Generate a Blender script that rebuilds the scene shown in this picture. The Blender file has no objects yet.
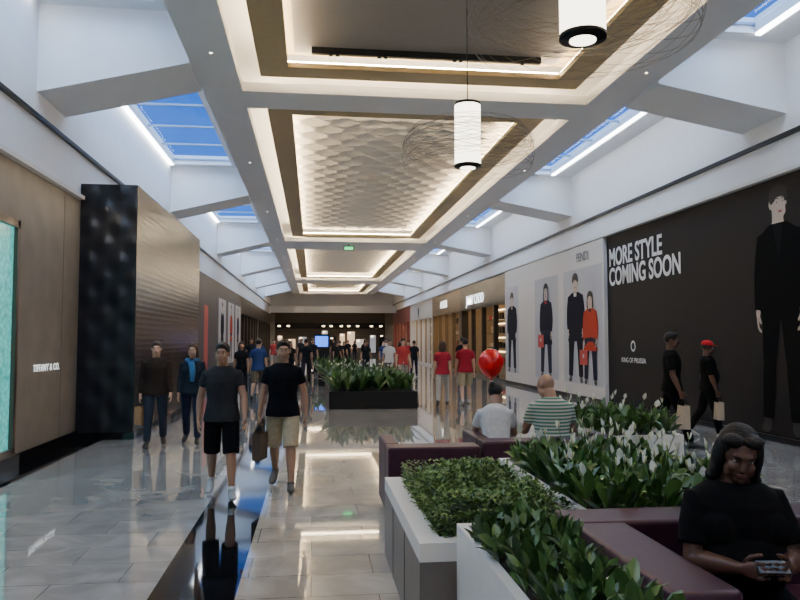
import bpy, bmesh, math, random
import numpy as np
from mathutils import Vector, Matrix
random.seed(7); np.random.seed(7)
S = bpy.context.scene
COL = S.collection
R = math.radians

# ------------------------------------------------------------------ materials
_m = {}
def mat(name, col=(.8,.8,.8), rough=.5, metal=0, spec=.5, emit=None, es=0, noise=0, nscale=8, bump=0, coat=0):
    if name in _m: return _m[name]
    m = bpy.data.materials.new(name); m.use_nodes = True
    nt = m.node_tree; b = nt.nodes['Principled BSDF']
    b.inputs['Base Color'].default_value = (*col,1)
    b.inputs['Roughness'].default_value = rough
    b.inputs['Metallic'].default_value = metal
    b.inputs['Specular IOR Level'].default_value = spec
    b.inputs['Coat Weight'].default_value = coat
    if emit:
        b.inputs['Emission Color'].default_value = (*emit,1)
        b.inputs['Emission Strength'].default_value = es
    if noise or bump:
        tc = nt.nodes.new('ShaderNodeTexCoord'); n = nt.nodes.new('ShaderNodeTexNoise')
        n.inputs['Scale'].default_value = nscale; n.inputs['Detail'].default_value = 5
        nt.links.new(tc.outputs['Object'], n.inputs['Vector'])
        if noise:
            cr = nt.nodes.new('ShaderNodeValToRGB')
            cr.color_ramp.elements[0].position=.3; cr.color_ramp.elements[1].position=.7
            cr.color_ramp.elements[0].color = (*[c*(1-noise) for c in col],1)
            cr.color_ramp.elements[1].color = (*[min(1,c*(1+noise)) for c in col],1)
            nt.links.new(n.outputs['Fac'], cr.inputs['Fac']); nt.links.new(cr.outputs['Color'], b.inputs['Base Color'])
        if bump:
            bp = nt.nodes.new('ShaderNodeBump'); bp.inputs['Strength'].default_value = bump; bp.inputs['Distance'].default_value=.01
            nt.links.new(n.outputs['Fac'], bp.inputs['Height']); nt.links.new(bp.outputs['Normal'], b.inputs['Normal'])
    _m[name] = m
    return m

def leafmat(name, c1, c2, rough=.4):
    m = mat(name, c1, rough); nt = m.node_tree; b = nt.nodes['Principled BSDF']
    g = nt.nodes.new('ShaderNodeNewGeometry'); cr = nt.nodes.new('ShaderNodeValToRGB')
    cr.color_ramp.elements[0].color = (*c1,1); cr.color_ramp.elements[1].color = (*c2,1)
    nt.links.new(g.outputs['Random Per Island'], cr.inputs['Fac']); nt.links.new(cr.outputs['Color'], b.inputs['Base Color'])
    return m

def tilemat(name, c1, c2, mortar, bw=.9, rh=.45, rough=.035):
    m = mat(name, c1, rough, spec=1.0, coat=.6); nt = m.node_tree; b = nt.nodes['Principled BSDF']
    b.inputs['Coat Roughness'].default_value=.03
    tc = nt.nodes.new('ShaderNodeTexCoord'); br = nt.nodes.new('ShaderNodeTexBrick')
    br.inputs['Scale'].default_value = 1; br.inputs['Brick Width'].default_value = bw; br.inputs['Row Height'].default_value = rh
    br.inputs['Mortar Size'].default_value = .004; br.inputs['Color1'].default_value=(*c1,1); br.inputs['Color2'].default_value=(*c2,1)
    br.inputs['Mortar'].default_value=(*mortar,1)
    nt.links.new(tc.outputs['Object'], br.inputs['Vector'])
    n = nt.nodes.new('ShaderNodeTexNoise'); n.inputs['Scale'].default_value=1.6; n.inputs['Detail'].default_value=8; n.inputs['Distortion'].default_value=1.5
    nt.links.new(tc.outputs['Object'], n.inputs['Vector'])
    cr = nt.nodes.new('ShaderNodeValToRGB'); cr.color_ramp.elements[0].position=.4; cr.color_ramp.elements[1].position=.62
    cr.color_ramp.elements[0].color=(.74,.73,.73,1); cr.color_ramp.elements[1].color=(1,1,1,1)
    nt.links.new(n.outputs['Fac'], cr.inputs['Fac'])
    mx = nt.nodes.new('ShaderNodeMix'); mx.data_type='RGBA'; mx.blend_type='MULTIPLY'; mx.inputs[0].default_value=1
    nt.links.new(br.outputs['Color'], mx.inputs[6]); nt.links.new(cr.outputs['Color'], mx.inputs[7])
    nt.links.new(mx.outputs[2], b.inputs['Base Color'])
    return m

WHITE = mat('white_paint',(.78,.78,.79),.6,noise=.02,nscale=3)
BULK = mat('bulkhead_paint',(.68,.66,.63),.6,noise=.02,nscale=3)
BLACK = mat('black_trim',(.008,.008,.009),.35,spec=.3)
GRAN = mat('black_granite',(.006,.006,.007),.05,noise=.3,nscale=60)
TAN = mat('bronze_paint',(.42,.32,.16),.45,noise=.04)
GREY = mat('coffer_grey',(.26,.235,.215),.6,noise=.03)
COVE = mat('cove_led',(1,1,1),.5,emit=(1,.80,.52),es=58)
LED = mat('skylight_led',(1,1,1),.5,emit=(.95,.98,1),es=14)
SPOT = mat('downlight_lens',(1,1,1),.5,emit=(1,.9,.72),es=5)
PLUM = mat('plum_leather',(.042,.012,.026),.40,spec=.35,noise=.15,nscale=20,bump=.05)
PWHITE = mat('planter_white',(.74,.72,.68),.35,noise=.02)
TAUPE = mat('planter_taupe',(.14,.122,.108),.4,noise=.05)
SOIL = mat('soil',(.02,.015,.01),.9,noise=.4,nscale=40)

# ------------------------------------------------------------------ mesh helpers
def add_box(bm, b, mi=0, bev=0):
    x0,x1,y0,y1,z0,z1 = b
    r = bmesh.ops.create_cube(bm, size=1)
    vs = r['verts']
    for v in vs:
        v.co = Vector(((x0+x1)/2+v.co.x*(x1-x0),(y0+y1)/2+v.co.y*(y1-y0),(z0+z1)/2+v.co.z*(z1-z0)))
    fs = set(f for v in vs for f in v.link_faces)
    for f in fs: f.material_index = mi
    if bev:
        es = list(set(e for v in vs for e in v.link_edges))
        r2 = bmesh.ops.bevel(bm, geom=es, offset=bev, segments=3, affect='EDGES', profile=.6)
        for f in r2['faces']: f.material_index = mi; f.smooth=True

def finish(name, bm, mats, parent=None, smooth=False, loc=None):
    me = bpy.data.meshes.new(name); bm.to_mesh(me); bm.free()
    for m in (mats if isinstance(mats,(list,tuple)) else [mats]): me.materials.append(m)
    if smooth:
        me.polygons.foreach_set('use_smooth',[True]*len(me.polygons))
    o = bpy.data.objects.new(name, me); COL.objects.link(o)
    if parent: o.parent = parent
    if loc: o.location = loc
    return o

def boxes(name, lst, mats, bev=0, parent=None):
    bm = bmesh.new()
    for b in lst:
        mi = b[6] if len(b)>6 else 0
        add_box(bm, b[:6], mi, bev)
    return finish(name, bm, mats, parent)

def empty(name, loc=(0,0,0)):
    e = bpy.data.objects.new(name, None); e.location=loc; COL.objects.link(e); return e

def ring_loft(bm, rings, seg=12, mi=0):
    prev=None; allf=[]
    for (c,ax,ay) in rings:
        vs=[bm.verts.new(c+ax*math.cos(2*math.pi*i/seg)+ay*math.sin(2*math.pi*i/seg)) for i in range(seg)]
        if prev:
            for i in range(seg):
                allf.append(bm.faces.new((prev[i],prev[(i+1)%seg],vs[(i+1)%seg],vs[i])))
        else: allf.append(bm.faces.new(list(reversed(vs))))
        prev=vs
    allf.append(bm.faces.new(prev))
    for f in allf: f.material_index=mi; f.smooth=True
    bmesh.ops.recalc_face_normals(bm, faces=allf)

def tube(bm, pts, rad, seg=10, mi=0, flat=1.0, ref=None):
    pts=[Vector(p) for p in pts]; rings=[]
    n=len(pts)
    ref = Vector(ref) if ref is not None else Vector((1,0.01,0))
    for i,p in enumerate(pts):
        t=(pts[min(i+1,n-1)]-pts[max(i-1,0)]).normalized()
        a=ref-t*ref.dot(t)
        if a.length<.05: a=Vector((0,1,0))-t*t.y
        a.normalize(); b=t.cross(a)
        rings.append((p,a*rad[i],b*rad[i]*flat))
    ring_loft(bm,rings,seg,mi)

def ell(bm, c, r, rot=None, seg=16, mi=0):
    res=bmesh.ops.create_uvsphere(bm,u_segments=seg,v_segments=max(8,seg*2//3),radius=1)
    M=rot if rot else Matrix.Identity(3)
    for v in res['verts']:
        v.co = Vector(c)+M@Vector((v.co.x*r[0],v.co.y*r[1],v.co.z*r[2]))
    for f in set(f for v in res['verts'] for f in v.link_faces): f.material_index=mi; f.smooth=True

def cyl(bm, c, r, z0, z1, seg=24, mi=0, r2=None):
    c=Vector(c); r2=r if r2 is None else r2
    ring_loft(bm,[(Vector((c.x,c.y,z0)),Vector((r,0,0)),Vector((0,r,0))),(Vector((c.x,c.y,z1)),Vector((r2,0,0)),Vector((0,r2,0)))],seg,mi)

def remesh(bm, vox, smooth=3):
    me=bpy.data.meshes.new('tmp'); bm.to_mesh(me); bm.free()
    o=bpy.data.objects.new('tmp',me); COL.objects.link(o)
    m=o.modifiers.new('r','REMESH'); m.mode='VOXEL'; m.voxel_size=vox; m.use_smooth_shade=True
    s=o.modifiers.new('s','SMOOTH'); s.factor=.5; s.iterations=smooth
    dg=bpy.context.evaluated_depsgraph_get()
    me2=bpy.data.meshes.new_from_object(o.evaluated_get(dg))
    bpy.data.objects.remove(o); bpy.data.meshes.remove(me)
    return me2

# ------------------------------------------------------------------ humans
SK_L=mat('skin_light',(.50,.31,.22),.5); SK_M=mat('skin_tan',(.34,.19,.125),.5); SK_D=mat('skin_dark',(.095,.043,.028),.45,spec=.4); SK_P=mat('print_skin_pale',(.50,.41,.35),.55)
def cloth(n,c,r=.9): return mat(n,c,r,spec=.12,noise=.12,nscale=25,bump=.15)
EYEW=mat('eye_white',(.5,.48,.45),.3); EYED=mat('eye_dark',(.01,.008,.007),.2); LIP=mat('lips',(.28,.09,.08),.45); LIPD=mat('lips_dark',(.13,.04,.04),.4)

def human(name,x,y,rot,H=1.75,w=1.0,legs=((20,5,0,2),(-18,15,25,2)),arms=None,lean=0,headp=5,heady=0,headr=0,
          skin=SK_L,hair=(.02,.013,.01),hairstyle='short',top=(.1,.1,.1),sleeve=.6,bottom=(.02,.02,.02),btype='pants',
          shoe=(.03,.03,.03),vox=.011,seat=None,female=False,topm=None,cap=None,socks=None,z0=0,blen=.85,vneck=None,K=1.09):
    if arms is None: arms=(((.16,-.15,-1),(.10,.25,-1),20),((.16,.15,-1),(.10,.45,-1),20))
    tl=Matrix.Rotation(R(lean),3,'X'); piv=Vector((0,0,.95))
    def T(p): return piv+tl@(Vector(p)-piv)
    g=w**.7
    sk=bmesh.new(); tp=bmesh.new(); bt=bmesh.new(); sh=bmesh.new(); hr=bmesh.new(); ex=bmesh.new()
    rings=[(.84,.10,.08,0),(.88,.155,.11,0),(.95,.165,.12,.005),(1.03,.154,.108,0),(1.10,.146,.104,-.003),(1.20,.158,.112,-.006),(1.30,.174,.118,-.004),(1.38,.178,.106,.004),(1.425,.155,.088,.01),(1.455,.115,.072,.013),(1.478,.075,.062,.014)]
    if female: rings=[(z,rx*(1.04 if z<1.0 else .9),ry,yo) for z,rx,ry,yo in rings]
    ring_loft(sk,[(T((0,yo,z)),Vector((rx*w-.018,0,0)),tl@Vector((0,ry*w-.018,0))) for z,rx,ry,yo in rings],20)
    tube(sk,[T((0,.014,1.40)),T((0,.014,1.47)),T((0,.004,1.56))],[.075*g,.060*g,.056*g],12)
    rr=[]
    for z,rx,ry,yo in [(blen,.184,.137,0),(blen+.06,.180,.134,0)]+[q for q in rings if q[0]>blen+.12]:
        rr.append((T((0,yo,z)),Vector((rx*w+.012,0,0)),tl@Vector((0,ry*w+.012,0))))
    ring_loft(tp,rr,20)
    if female:
        for s in (-1,1): ell(tp,T((s*.07*w,-.07*w,1.27)),(.085*w,.058*w,.08*w))
    if w>1.15: ell(tp,T((0,-.05*w,1.10)),(.17*w,.125*w,.19))
    if vneck is not None:
        f=ex.faces.new([ex.verts.new(T(p)) for p in ((-.05,-.13,1.47),(0,-.15,1.20),(.05,-.13,1.47))]); f.material_index=6
    rr=[(Vector((0,0,z)),Vector((rx*w,0,0)),Vector((0,ry*w,0))) for z,rx,ry in [(.82,.11,.10),(.87,.165,.120),(.95,.168,.122),(1.0,.15,.105)]]
    ring_loft(bt,rr,20)
    low=10; hands=[]
    for i,s in enumerate((-1,1)):
        a,k,fp,o=legs[i]
        hip=Vector((s*.090*w,0,.90))
        def dr(an): 
            v=Vector((s*math.sin(R(o)),-math.sin(R(an)),-math.cos(R(an)))); return v.normalized()
        kn=hip+dr(a)*.425; d2=dr(a-k); an=kn+d2*.41
        calf=Vector((0,.014,0))
        tube(sk,[hip,hip.lerp(kn,.5),kn,kn.lerp(an,.3)+calf,kn.lerp(an,.7),an],[.080*g,.07*g,.055*g,.057*g,.041*g,.035*g],12)
        if btype=='shorts':
            tube(bt,[hip+Vector((0,0,.02)),hip.lerp(kn,.4),hip.lerp(kn,1.0)],[.092*g,.096*g,.090*g],14)
        else:
            tube(bt,[hip+Vector((0,0,.02)),hip.lerp(kn,.5),kn,kn.lerp(an,.5)+calf*.6,an-d2*.01],[.093*g,.085*g,.068*g,.063*g,.058*g],14)
        f=Vector((s*.12,-math.cos(R(fp)),-math.sin(R(fp)))).normalized()
        side=Vector((1,0,0))-f*f.x; side.normalize(); u=f.cross(side); 
        if u.z<0: u=-u
        base=an-u*.045
        rg=[]
        for t,rw,rh,dz in [(-.065,.02,.02,-.005),(-.055,.036,.042,.0),(.0,.040,.05,.006),(.06,.044,.045,0),(.12,.050,.035,-.01),(.175,.047,.028,-.017),(.215,.028,.019,-.022)]:
            rg.append((base+f*t+u*dz,side*rw,u*rh))
        ring_loft(sh,rg,12); tube(sh,[an-u*.03,an+u*.02],[.042,.042],12)
        for v in sh.verts: low=min(low,v.co.z)
        if socks: 
            tube(ex,[an-u*.01,an-d2*.05],[.042,.042],12,mi=3)
    for i,s in enumerate((-1,1)):
        up,fo,curl=arms[i]
        up=Vector((s*up[0],-up[1],up[2])).normalized(); fo=Vector((s*fo[0],-fo[1],fo[2])).normalized()
        sx=.170*(.92 if female else 1)*(.55+.45*w)
        sh0=T((s*sx,.006,1.378)); el=sh0+up*.28; wr=el+fo*.25
        tube(sk,[T((s*.10,.005,1.39)),sh0,sh0.lerp(el,.5),el,el.lerp(wr,.25),el.lerp(wr,.7),wr,wr+fo*.03],[.04,.046*g,.046*g,.040*g,.042*g,.032*g,.026,.024],12)
        if sleeve<=1:
            e=sh0.lerp(el,sleeve); tube(tp,[T((s*.09,.005,1.385)),sh0,sh0.lerp(el,sleeve*.5),e],[.056,.062*g,.064*g,.062*g],14)
        else:
            tube(tp,[T((s*.09,.005,1.385)),sh0,sh0.lerp(el,.5),el,el.lerp(wr,.5),wr-fo*.005],[.056,.062*g,.06*g,.052*g,.047*g,.037],14)
        inn=Vector((-s,0,0)); n=inn-fo*inn.dot(fo)
        if n.length<.2: n=Vector((0,0,-1))-fo*(-fo.z)
        n.normalize(); wv=fo.cross(n); 
        if wv.y>0 : wv=-wv
        if abs(wv.y)<.2 and wv.z<0: wv=-wv
        ring_loft(sk,[(wr+fo*.005,wv*.024,n*.018),(wr+fo*.04,wv*.036,n*.017),(wr+fo*.08,wv*.041,n*.014),(wr+fo*.096,wv*.038,n*.010)],12)
        for j,(off,L) in enumerate([(.030,.072),(.010,.08),(-.011,.075),(-.031,.058)]):
            p=wr+fo*.088+wv*off; pts=[p]; ang=curl*.5
            for kx,fr in enumerate((.45,.32,.25)):
                d=fo*math.cos(R(ang))+n*math.sin(R(ang)); p=p+d*L*fr; pts.append(p); ang+=curl
            tube(ex,pts,[.0095,.009,.0082,.006],8,mi=0)
        p=wr+fo*.03+wv*.026; d=(fo*.6+wv*.7+n*.35).normalized(); p2=p+d*.038; d2=(fo*.85+wv*.25+n*.4).normalized()
        tube(ex,[p,p2,p2+d2*.03,p2+d2*.05],[.013,.011,.010,.007],8,mi=0)
        hands.append(wr+fo*.10+n*.02)
    hp=Vector((0,.010,1.50)); hm=Matrix.Rotation(R(heady),3,'Z')@Matrix.Rotation(R(headr),3,'Y')@Matrix.Rotation(R(headp),3,'X')
    def Hd(p): return T(hp+hm@((Vector((0,-.012,.112))+Vector(p))*K))
    hrot=tl@hm
    def he(bm,c,r,mi=0): ell(bm,Hd(c),[q*K for q in r],hrot,16,mi)
    he(sk,(0,.012,.02),(.073,.092,.09)); he(sk,(0,-.02,-.035),(.058,.07,.078)); he(sk,(0,-.060,-.088),(.030,.027,.021))
    he(sk,(0,-.078,.03),(.046,.017,.012)); 
    for s in (-1,1):
        he(sk,(s*.033,-.062,-.028),(.026,.023,.024)); he(sk,(s*.045,-.03,-.06),(.02,.035,.03)); he(sk,(s*.076,.01,-.005),(.009,.019,.031))
        he(sk,(s*.029,-.074,.013),(.016,.009,.006))
        he(ex,(s*.029,-.0715,.006),(.0125,.009,.0055),1); he(ex,(s*.029,-.0775,.006),(.0055,.004,.0052),2)
        tube(ex,[Hd((s*.014,-.093,.029)),Hd((s*.03,-.093,.033)),Hd((s*.046,-.080,.029))],[.0035,.004,.0025],6,mi=4)
    tube(sk,[Hd((0,-.084,.018)),Hd((0,-.096,-.008)),Hd((0,-.105,-.023)),Hd((0,-.09,-.033))],[.010,.012,.015,.012],8)
    he(sk,(0,-.078,-.055),(.03,.015,.02))
    he(ex,(0,-.0920,-.052),(.021,.006,.0045),5); he(ex,(0,-.0910,-.060),(.018,.006,.0055),5)
    hb=True
    if hairstyle=='short':
        he(hr,(0,.020,.034),(.080,.094,.091)); he(hr,(0,-.045,.085),(.045,.035,.025))
    elif hairstyle=='bald': hb=False
    elif hairstyle=='print':   # fuller side-swept hair for the printed model
        he(hr,(0,.0,.050),(.080,.09,.075)); he(hr,(.015,-.070,.078),(.058,.03,.026)); 
        for s in (-1,1): he(hr,(s*.070,-.03,.03),(.014,.05,.035))
    elif hairstyle=='long':
        he(hr,(0,.026,.034),(.084,.1,.096)); he(hr,(0,.075,-.06),(.075,.045,.13))
        for s in (-1,1): he(hr,(s*.07,.03,-.06),(.026,.05,.10))
    elif hairstyle=='bob':
        he(hr,(0,.035,.040),(.090,.100,.090)); he(hr,(0,.07,-.035),(.088,.06,.10))
        he(hr,(-.045,-.035,.083),(.045,.04,.028)); he(hr,(.035,-.03,.085),(.05,.045,.026))
        for s in (-1,1): he(hr,(s*.080,.025,-.03),(.028,.055,.10)); he(hr,(s*.080,.03,-.10),(.03,.05,.045)); he(hr,(s*.095,.03,-.13),(.025,.04,.025))
    elif hairstyle=='bun':
        he(hr,(0,.024,.034),(.08,.095,.093)); he(hr,(0,.11,.06),(.035,.035,.035))
    sx0=H/1.75
    parts=[]
    parts.append((remesh(sk,vox),skin))
    parts.append((remesh(tp,vox*1.05,4),topm or cloth('top_%.4f_%.4f_%.4f'%top,top)))
    parts.append((remesh(bt,vox*1.05,4),cloth('bottom_%.4f_%.4f_%.4f'%bottom,bottom)))
    parts.append((remesh(sh,min(vox,.01),2),mat('shoe_%.2f_%.2f_%.2f'%shoe,shoe,.5)))
    HM=mat('hair_%.3f_%.3f'%hair[:2],hair,.55,spec=.3,bump=.6,nscale=60)
    if hb: parts.append((remesh(hr,min(vox,.01),3),HM))
    else: hr.free()
    if cap:
        cb=bmesh.new()
        ell(cb,Hd((0,.015,.062)),(.09,.108,.075),hrot,20)
        ring_loft(cb,[(Hd((0,-.05,.058)),hrot@Vector((.062,0,0)),hrot@Vector((0,0,.008))),(Hd((0,-.115,.052)),hrot@Vector((.058,0,0)),hrot@Vector((0,0,.005))),(Hd((0,-.155,.042)),hrot@Vector((.03,0,0)),hrot@Vector((0,0,.004)))],16)
        me=bpy.data.meshes.new('c'); cb.to_mesh(me); cb.free(); parts.append((me,cloth('cap_%.2f'%cap[0],cap)))
    out=bmesh.new(); mats=[]
    def mid(m):
        if m not in mats: mats.append(m)
        return mats.index(m)
    for me,m in parts:
        n0=len(out.faces); out.from_mesh(me); out.faces.ensure_lookup_table(); k=mid(m)
        for f in out.faces[n0:]: f.material_index=k; f.smooth=True
        bpy.data.meshes.remove(me)
    me=bpy.data.meshes.new('e'); ex.to_mesh(me); ex.free()
    n0=len(out.faces); out.from_mesh(me); out.faces.ensure_lookup_table(); bpy.data.meshes.remove(me)
    mp=[mid(skin),mid(EYEW),mid(EYED),mid(cloth('sock_white',(.6,.6,.6))),mid(HM),mid(LIPD if skin is SK_D else LIP)]
    if vneck is not None: mp.append(mid(cloth('shirt_%.2f'%vneck[0],vneck)))
    for f in out.faces[n0:]: f.material_index=mp[f.material_index]; f.smooth=True
    dz = -low if seat is None else (seat/sx0-.835)
    for v in out.verts: v.co.z+=dz
    o=finish(name,out,mats); o.location=(x,y,z0); o.rotation_euler=(0,0,R(rot)); o.scale=(sx0,)*3
    M=Matrix.Translation((x,y,z0))@Matrix.Rotation(R(rot),4,'Z')@Matrix.Scale(sx0,4)
    return o,[M@(h+Vector((0,0,dz))) for h in hands]

def clone(src,x,y,rot,s=1.0):
    o=bpy.data.objects.new(src.name.split('.')[0],src.data); COL.objects.link(o)
    o.location=(x,y,0); o.rotation_euler=(0,0,R(rot)); o.scale=tuple(c*s for c in src.scale); return o

def shopping_bag(p,w,h,d,rot,col,dropz=.13):
    bm=bmesh.new()
    vs=[]
    for z,t in ((0,1),(h,1)):
        for sx,sy in ((-1,-1),(1,-1),(1,1),(-1,1)):
            vs.append(bm.verts.new((sx*w/2*t,sy*d/2*t,z)))
    for f in ((3,2,1,0),(0,1,5,4),(1,2,6,5),(2,3,7,6),(3,0,4,7)): bm.faces.new([vs[i] for i in f])
    for s in (-1,1):
        pts=[(-w*.25,s*d/2,h-.01),(-w*.2,s*d*.3,h+dropz*.7),(0,0,h+dropz),(w*.2,s*d*.3,h+dropz*.7),(w*.25,s*d/2,h-.01)]
        tube(bm,pts,[.004]*5,6,mi=1)
    o=finish('shopping_bag',bm,[mat('paper_%.2f'%col[0],col,.7,noise=.05),BLACK])
    so=o.modifiers.new('s','SOLIDIFY'); so.thickness=.003
    o.location=(p.x,p.y,max(.003,p.z-h-dropz)); o.rotation_euler=(0,0,R(rot))
    return o

m1,h1=human('walking_man',-.98,8.15,4,H=1.66,w=1.08,legs=((-12,22,22,2),(16,6,-4,2)),
   arms=(((.26,-.2,-1),(.05,.15,-1),25),((.26,.22,-1),(.05,.5,-1),25)),skin=SK_M,top=(.024,.026,.030),sleeve=.5,
   bottom=(.004,.004,.006),btype='shorts',shoe=(.35,.35,.35),heady=-10,headp=3,vox=.009,socks=True)
m2,h2=human('walking_man',-.34,8.55,-4,H=1.70,w=1.06,legs=((-14,24,24,2),(18,6,-4,2)),
   arms=(((.24,.05,-1),(.1,.25,-1),65),((.28,-.1,-1),(.08,.2,-1),30)),skin=SK_M,top=(.004,.004,.007),sleeve=.55,
   bottom=(.42,.36,.25),btype='shorts',shoe=(.05,.045,.04),heady=8,headp=3,vox=.009)
shopping_bag(h2[0],.24,.30,.10,75,(.10,.07,.05),.10)
c1,hc=human('walking_man',-2.5,12.1,10,H=1.66,w=1.08,legs=((10,5,0,2),(-12,14,15,2)),skin=SK_L,hair=(.05,.04,.035),top=(.026,.018,.015),sleeve=2,bottom=(.03,.037,.055),vox=.012)
shopping_bag(hc[0],.22,.28,.1,80,(.35,.2,.1),.1)
human('walking_woman',-1.98,12.4,0,H=1.62,w=1.06,legs=((-10,14,15,2),(12,5,0,2)),skin=SK_L,hair=(.06,.035,.02),hairstyle='long',female=True,top=(.018,.026,.04),sleeve=2,bottom=(.018,.02,.045),vox=.012)
bm=bmesh.new(); 
tube(bm,[(0,-.13,.0),(.03,-.15,-.15),(.02,-.15,-.32)],[.05,.05,.035],10); tube(bm,[(-.09,0,.03),(-.05,-.1,.02),(0,-.14,0),(.06,-.1,.02),(.09,0,.03)],[.035]*5,10)
finish('scarf',bm,cloth('scarf_blue',(.05,.16,.34)),smooth=True,loc=(-1.98,12.4,1.34))
r1,hr1=human('walking_man',5.72,11.1,62,H=1.84,w=1.10,legs=((20,5,-5,2),(-22,25,28,2)),
   arms=(((.2,.1,-1),(.1,.4,-1),65),((.2,-.3,-1),(.1,-.05,-1),30)),skin=SK_D,hair=(.006,.005,.005),top=(.003,.003,.0035),sleeve=.75,bottom=(.002,.002,.003),shoe=(.02,.02,.02),vox=.011)
shopping_bag(hr1[0],.30,.36,.12,80,(.45,.36,.26),.12)
r2,hr2=human('walking_man',6.85,12.0,70,H=1.68,w=1.16,legs=((14,5,-3,2),(-14,18,18,2)),skin=SK_D,top=(.004,.004,.004),sleeve=.9,bottom=(.003,.003,.004),shoe=(.5,.5,.5),cap=(.5,.02,.03),vox=.012,
   arms=(((.2,.1,-1),(.1,.3,-1),65),((.2,-.2,-1),(.1,.1,-1),30)))
shopping_bag(hr2[0],.24,.30,.1,80,(.43,.35,.26),.1)
p6,_=human('walking_man',3.98,18.8,176,H=1.72,w=1.1,skin=SK_L,top=(.26,.015,.03),bottom=(.30,.26,.18),btype='shorts',shoe=(.4,.4,.4),vox=.014)
p7,_=human('walking_woman',3.3,18.4,170,H=1.66,w=1.02,skin=SK_L,hair=(.05,.03,.02),hairstyle='long',female=True,top=(.30,.02,.04),bottom=(.35,.34,.32),vox=.014)
p8,_=human('walking_man',3.05,24.6,10,H=1.74,skin=SK_L,top=(.40,.05,.05),bottom=(.3,.28,.25),btype='shorts',vox=.015)
p9,_=human('walking_man',2.85,27.2,5,H=1.72,skin=SK_M,top=(.50,.50,.50),bottom=(.08,.08,.1),vox=.015)
p10,_=human('walking_man',-1.5,20.6,175,H=1.72,w=1.05,skin=SK_L,top=(.025,.05,.16),bottom=(.12,.10,.07),btype='shorts',vox=.015)
p11,_=human('walking_woman',-2.1,22,0,H=1.64,skin=SK_M,hairstyle='long',female=True,top=(.010,.010,.012),bottom=(.015,.015,.03),vox=.015)
p12,_=human('walking_man',-.25,28,180,H=1.74,skin=SK_M,top=(.013,.015,.02),bottom=(.02,.02,.03),vox=.015)
for s,x,y,r in [(p8,-.3,31.5,170),(p12,-1.9,26,0),(p11,-.9,30,20),(p12,2.4,33,10),(p10,-2.2,31,10),(p11,3.6,30,170),(p9,-1.2,37,0),(p6,.1,40,10),(p12,1.5,41,180),
                (p11,2.7,38,0),(p10,3.5,36,0),(p12,4.6,33,170),(p8,-2.2,42,0),(p12,-.7,45,0),(p11,2.0,47,0),(p10,.8,50,0),(p12,3.2,45,180),(p9,4.2,42,0),(p12,-1.7,50,0),(p11,1.2,36.5,30),
                (p12,5.6,27,170),(p6,5.0,38,0),(p12,-3.0,36,20),(p11,.3,54,0),(p12,2.6,54,0),(p12,-2.6,55,0),(p10,3.8,52,0),(p12,0,35,0),(p11,2.2,52,0),(p12,1.6,57,0),(p12,-1,58,0),(p12,.9,60,180),(p11,3.3,58,0),(p12,-2,61,0)]:
    clone(s,x,y,r,random.uniform(.95,1.03))

sm=mat('striped_polo',(.6,.6,.55),.8); nt=sm.node_tree
tc=nt.nodes.new('ShaderNodeTexCoord'); wv=nt.nodes.new('ShaderNodeTexWave'); wv.bands_direction='Z'; wv.inputs['Scale'].default_value=9
cr=nt.nodes.new('ShaderNodeValToRGB'); cr.color_ramp.interpolation='CONSTANT'; cr.color_ramp.elements[0].color=(.06,.19,.12,1); cr.color_ramp.elements[1].color=(.5,.5,.45,1); cr.color_ramp.elements[1].position=.5
nt.links.new(tc.outputs['Object'],wv.inputs['Vector']); nt.links.new(wv.outputs['Fac'],cr.inputs['Fac']); nt.links.new(cr.outputs['Color'],nt.nodes['Principled BSDF'].inputs['Base Color'])
human('seated_woman',1.90,7.42,172,H=1.60,w=1.08,legs=((82,80,0,6),(82,80,0,6)),arms=(((.3,.5,-1),(-.2,1,-.1),40),((.3,.5,-1),(-.2,1,-.1),40)),
   lean=20,headp=18,heady=-30,skin=SK_M,hair=(.012,.009,.008),hairstyle='bun',female=True,top=(.6,.6,.6),bottom=(.03,.03,.05),seat=.45,vox=.011)
human('seated_man',2.50,7.40,178,H=1.76,w=1.15,legs=((82,80,0,8),(82,80,0,8)),arms=(((.3,.4,-1),(-.2,1,-.1),40),((.3,.4,-1),(-.2,1,-.1),40)),
   lean=12,headp=18,heady=35,skin=SK_M,hairstyle='bald',topm=sm,bottom=(.15,.13,.1),seat=.45,vox=.011)
fw,fh=human('seated_woman_with_phone',1.96,3.25,-8,H=1.66,w=1.36,legs=((80,78,0,8),(80,78,0,8)),
   arms=(((.20,.28,-1),(-.55,.95,.12),42),((.20,.30,-1),(-.55,.95,.12),42)),lean=5,headp=15,heady=-10,headr=5,skin=SK_D,hair=(.004,.003,.0035),hairstyle='bob',
   female=True,top=(.004,.004,.005),sleeve=.75,bottom=(.005,.005,.007),seat=.44,vox=.007)
pc=(fh[0]+fh[1])/2
ph=empty('smartphone',(pc.x,pc.y,pc.z+.015)); ph.rotation_euler=(R(35),0,R(-8))
boxes('phone_body',[(-.068,.068,-.034,.034,-.005,.004)],mat('phone_black',(.01,.01,.012),.2),bev=.003,parent=ph)
boxes('phone_screen',[(-.062,.062,-.030,.030,.004,.0052)],mat('phone_screen',(.02,.025,.035),.1,emit=(.3,.4,.6),es=.15),parent=ph)
bm=bmesh.new(); ell(bm,(0,0,0),(.14,.14,.165),seg=24)
for v in bm.verts:
    if v.co.z<0: k=1+v.co.z*1.2; v.co.x*=k; v.co.y*=k
tube(bm,[(0,0,-.16),(0,0,-.185)],[.008,.016],8); tube(bm,[(0,0,-.18),(.03,.01,-.4),(.07,.02,-.62)],[.0015]*3,5,mi=1)
finish('balloon',bm,[mat('balloon_red',(.75,.01,.015),.2),mat('ribbon',(.6,.6,.6),.5)],smooth=True,loc=(1.95,7.85,1.44))

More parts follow.
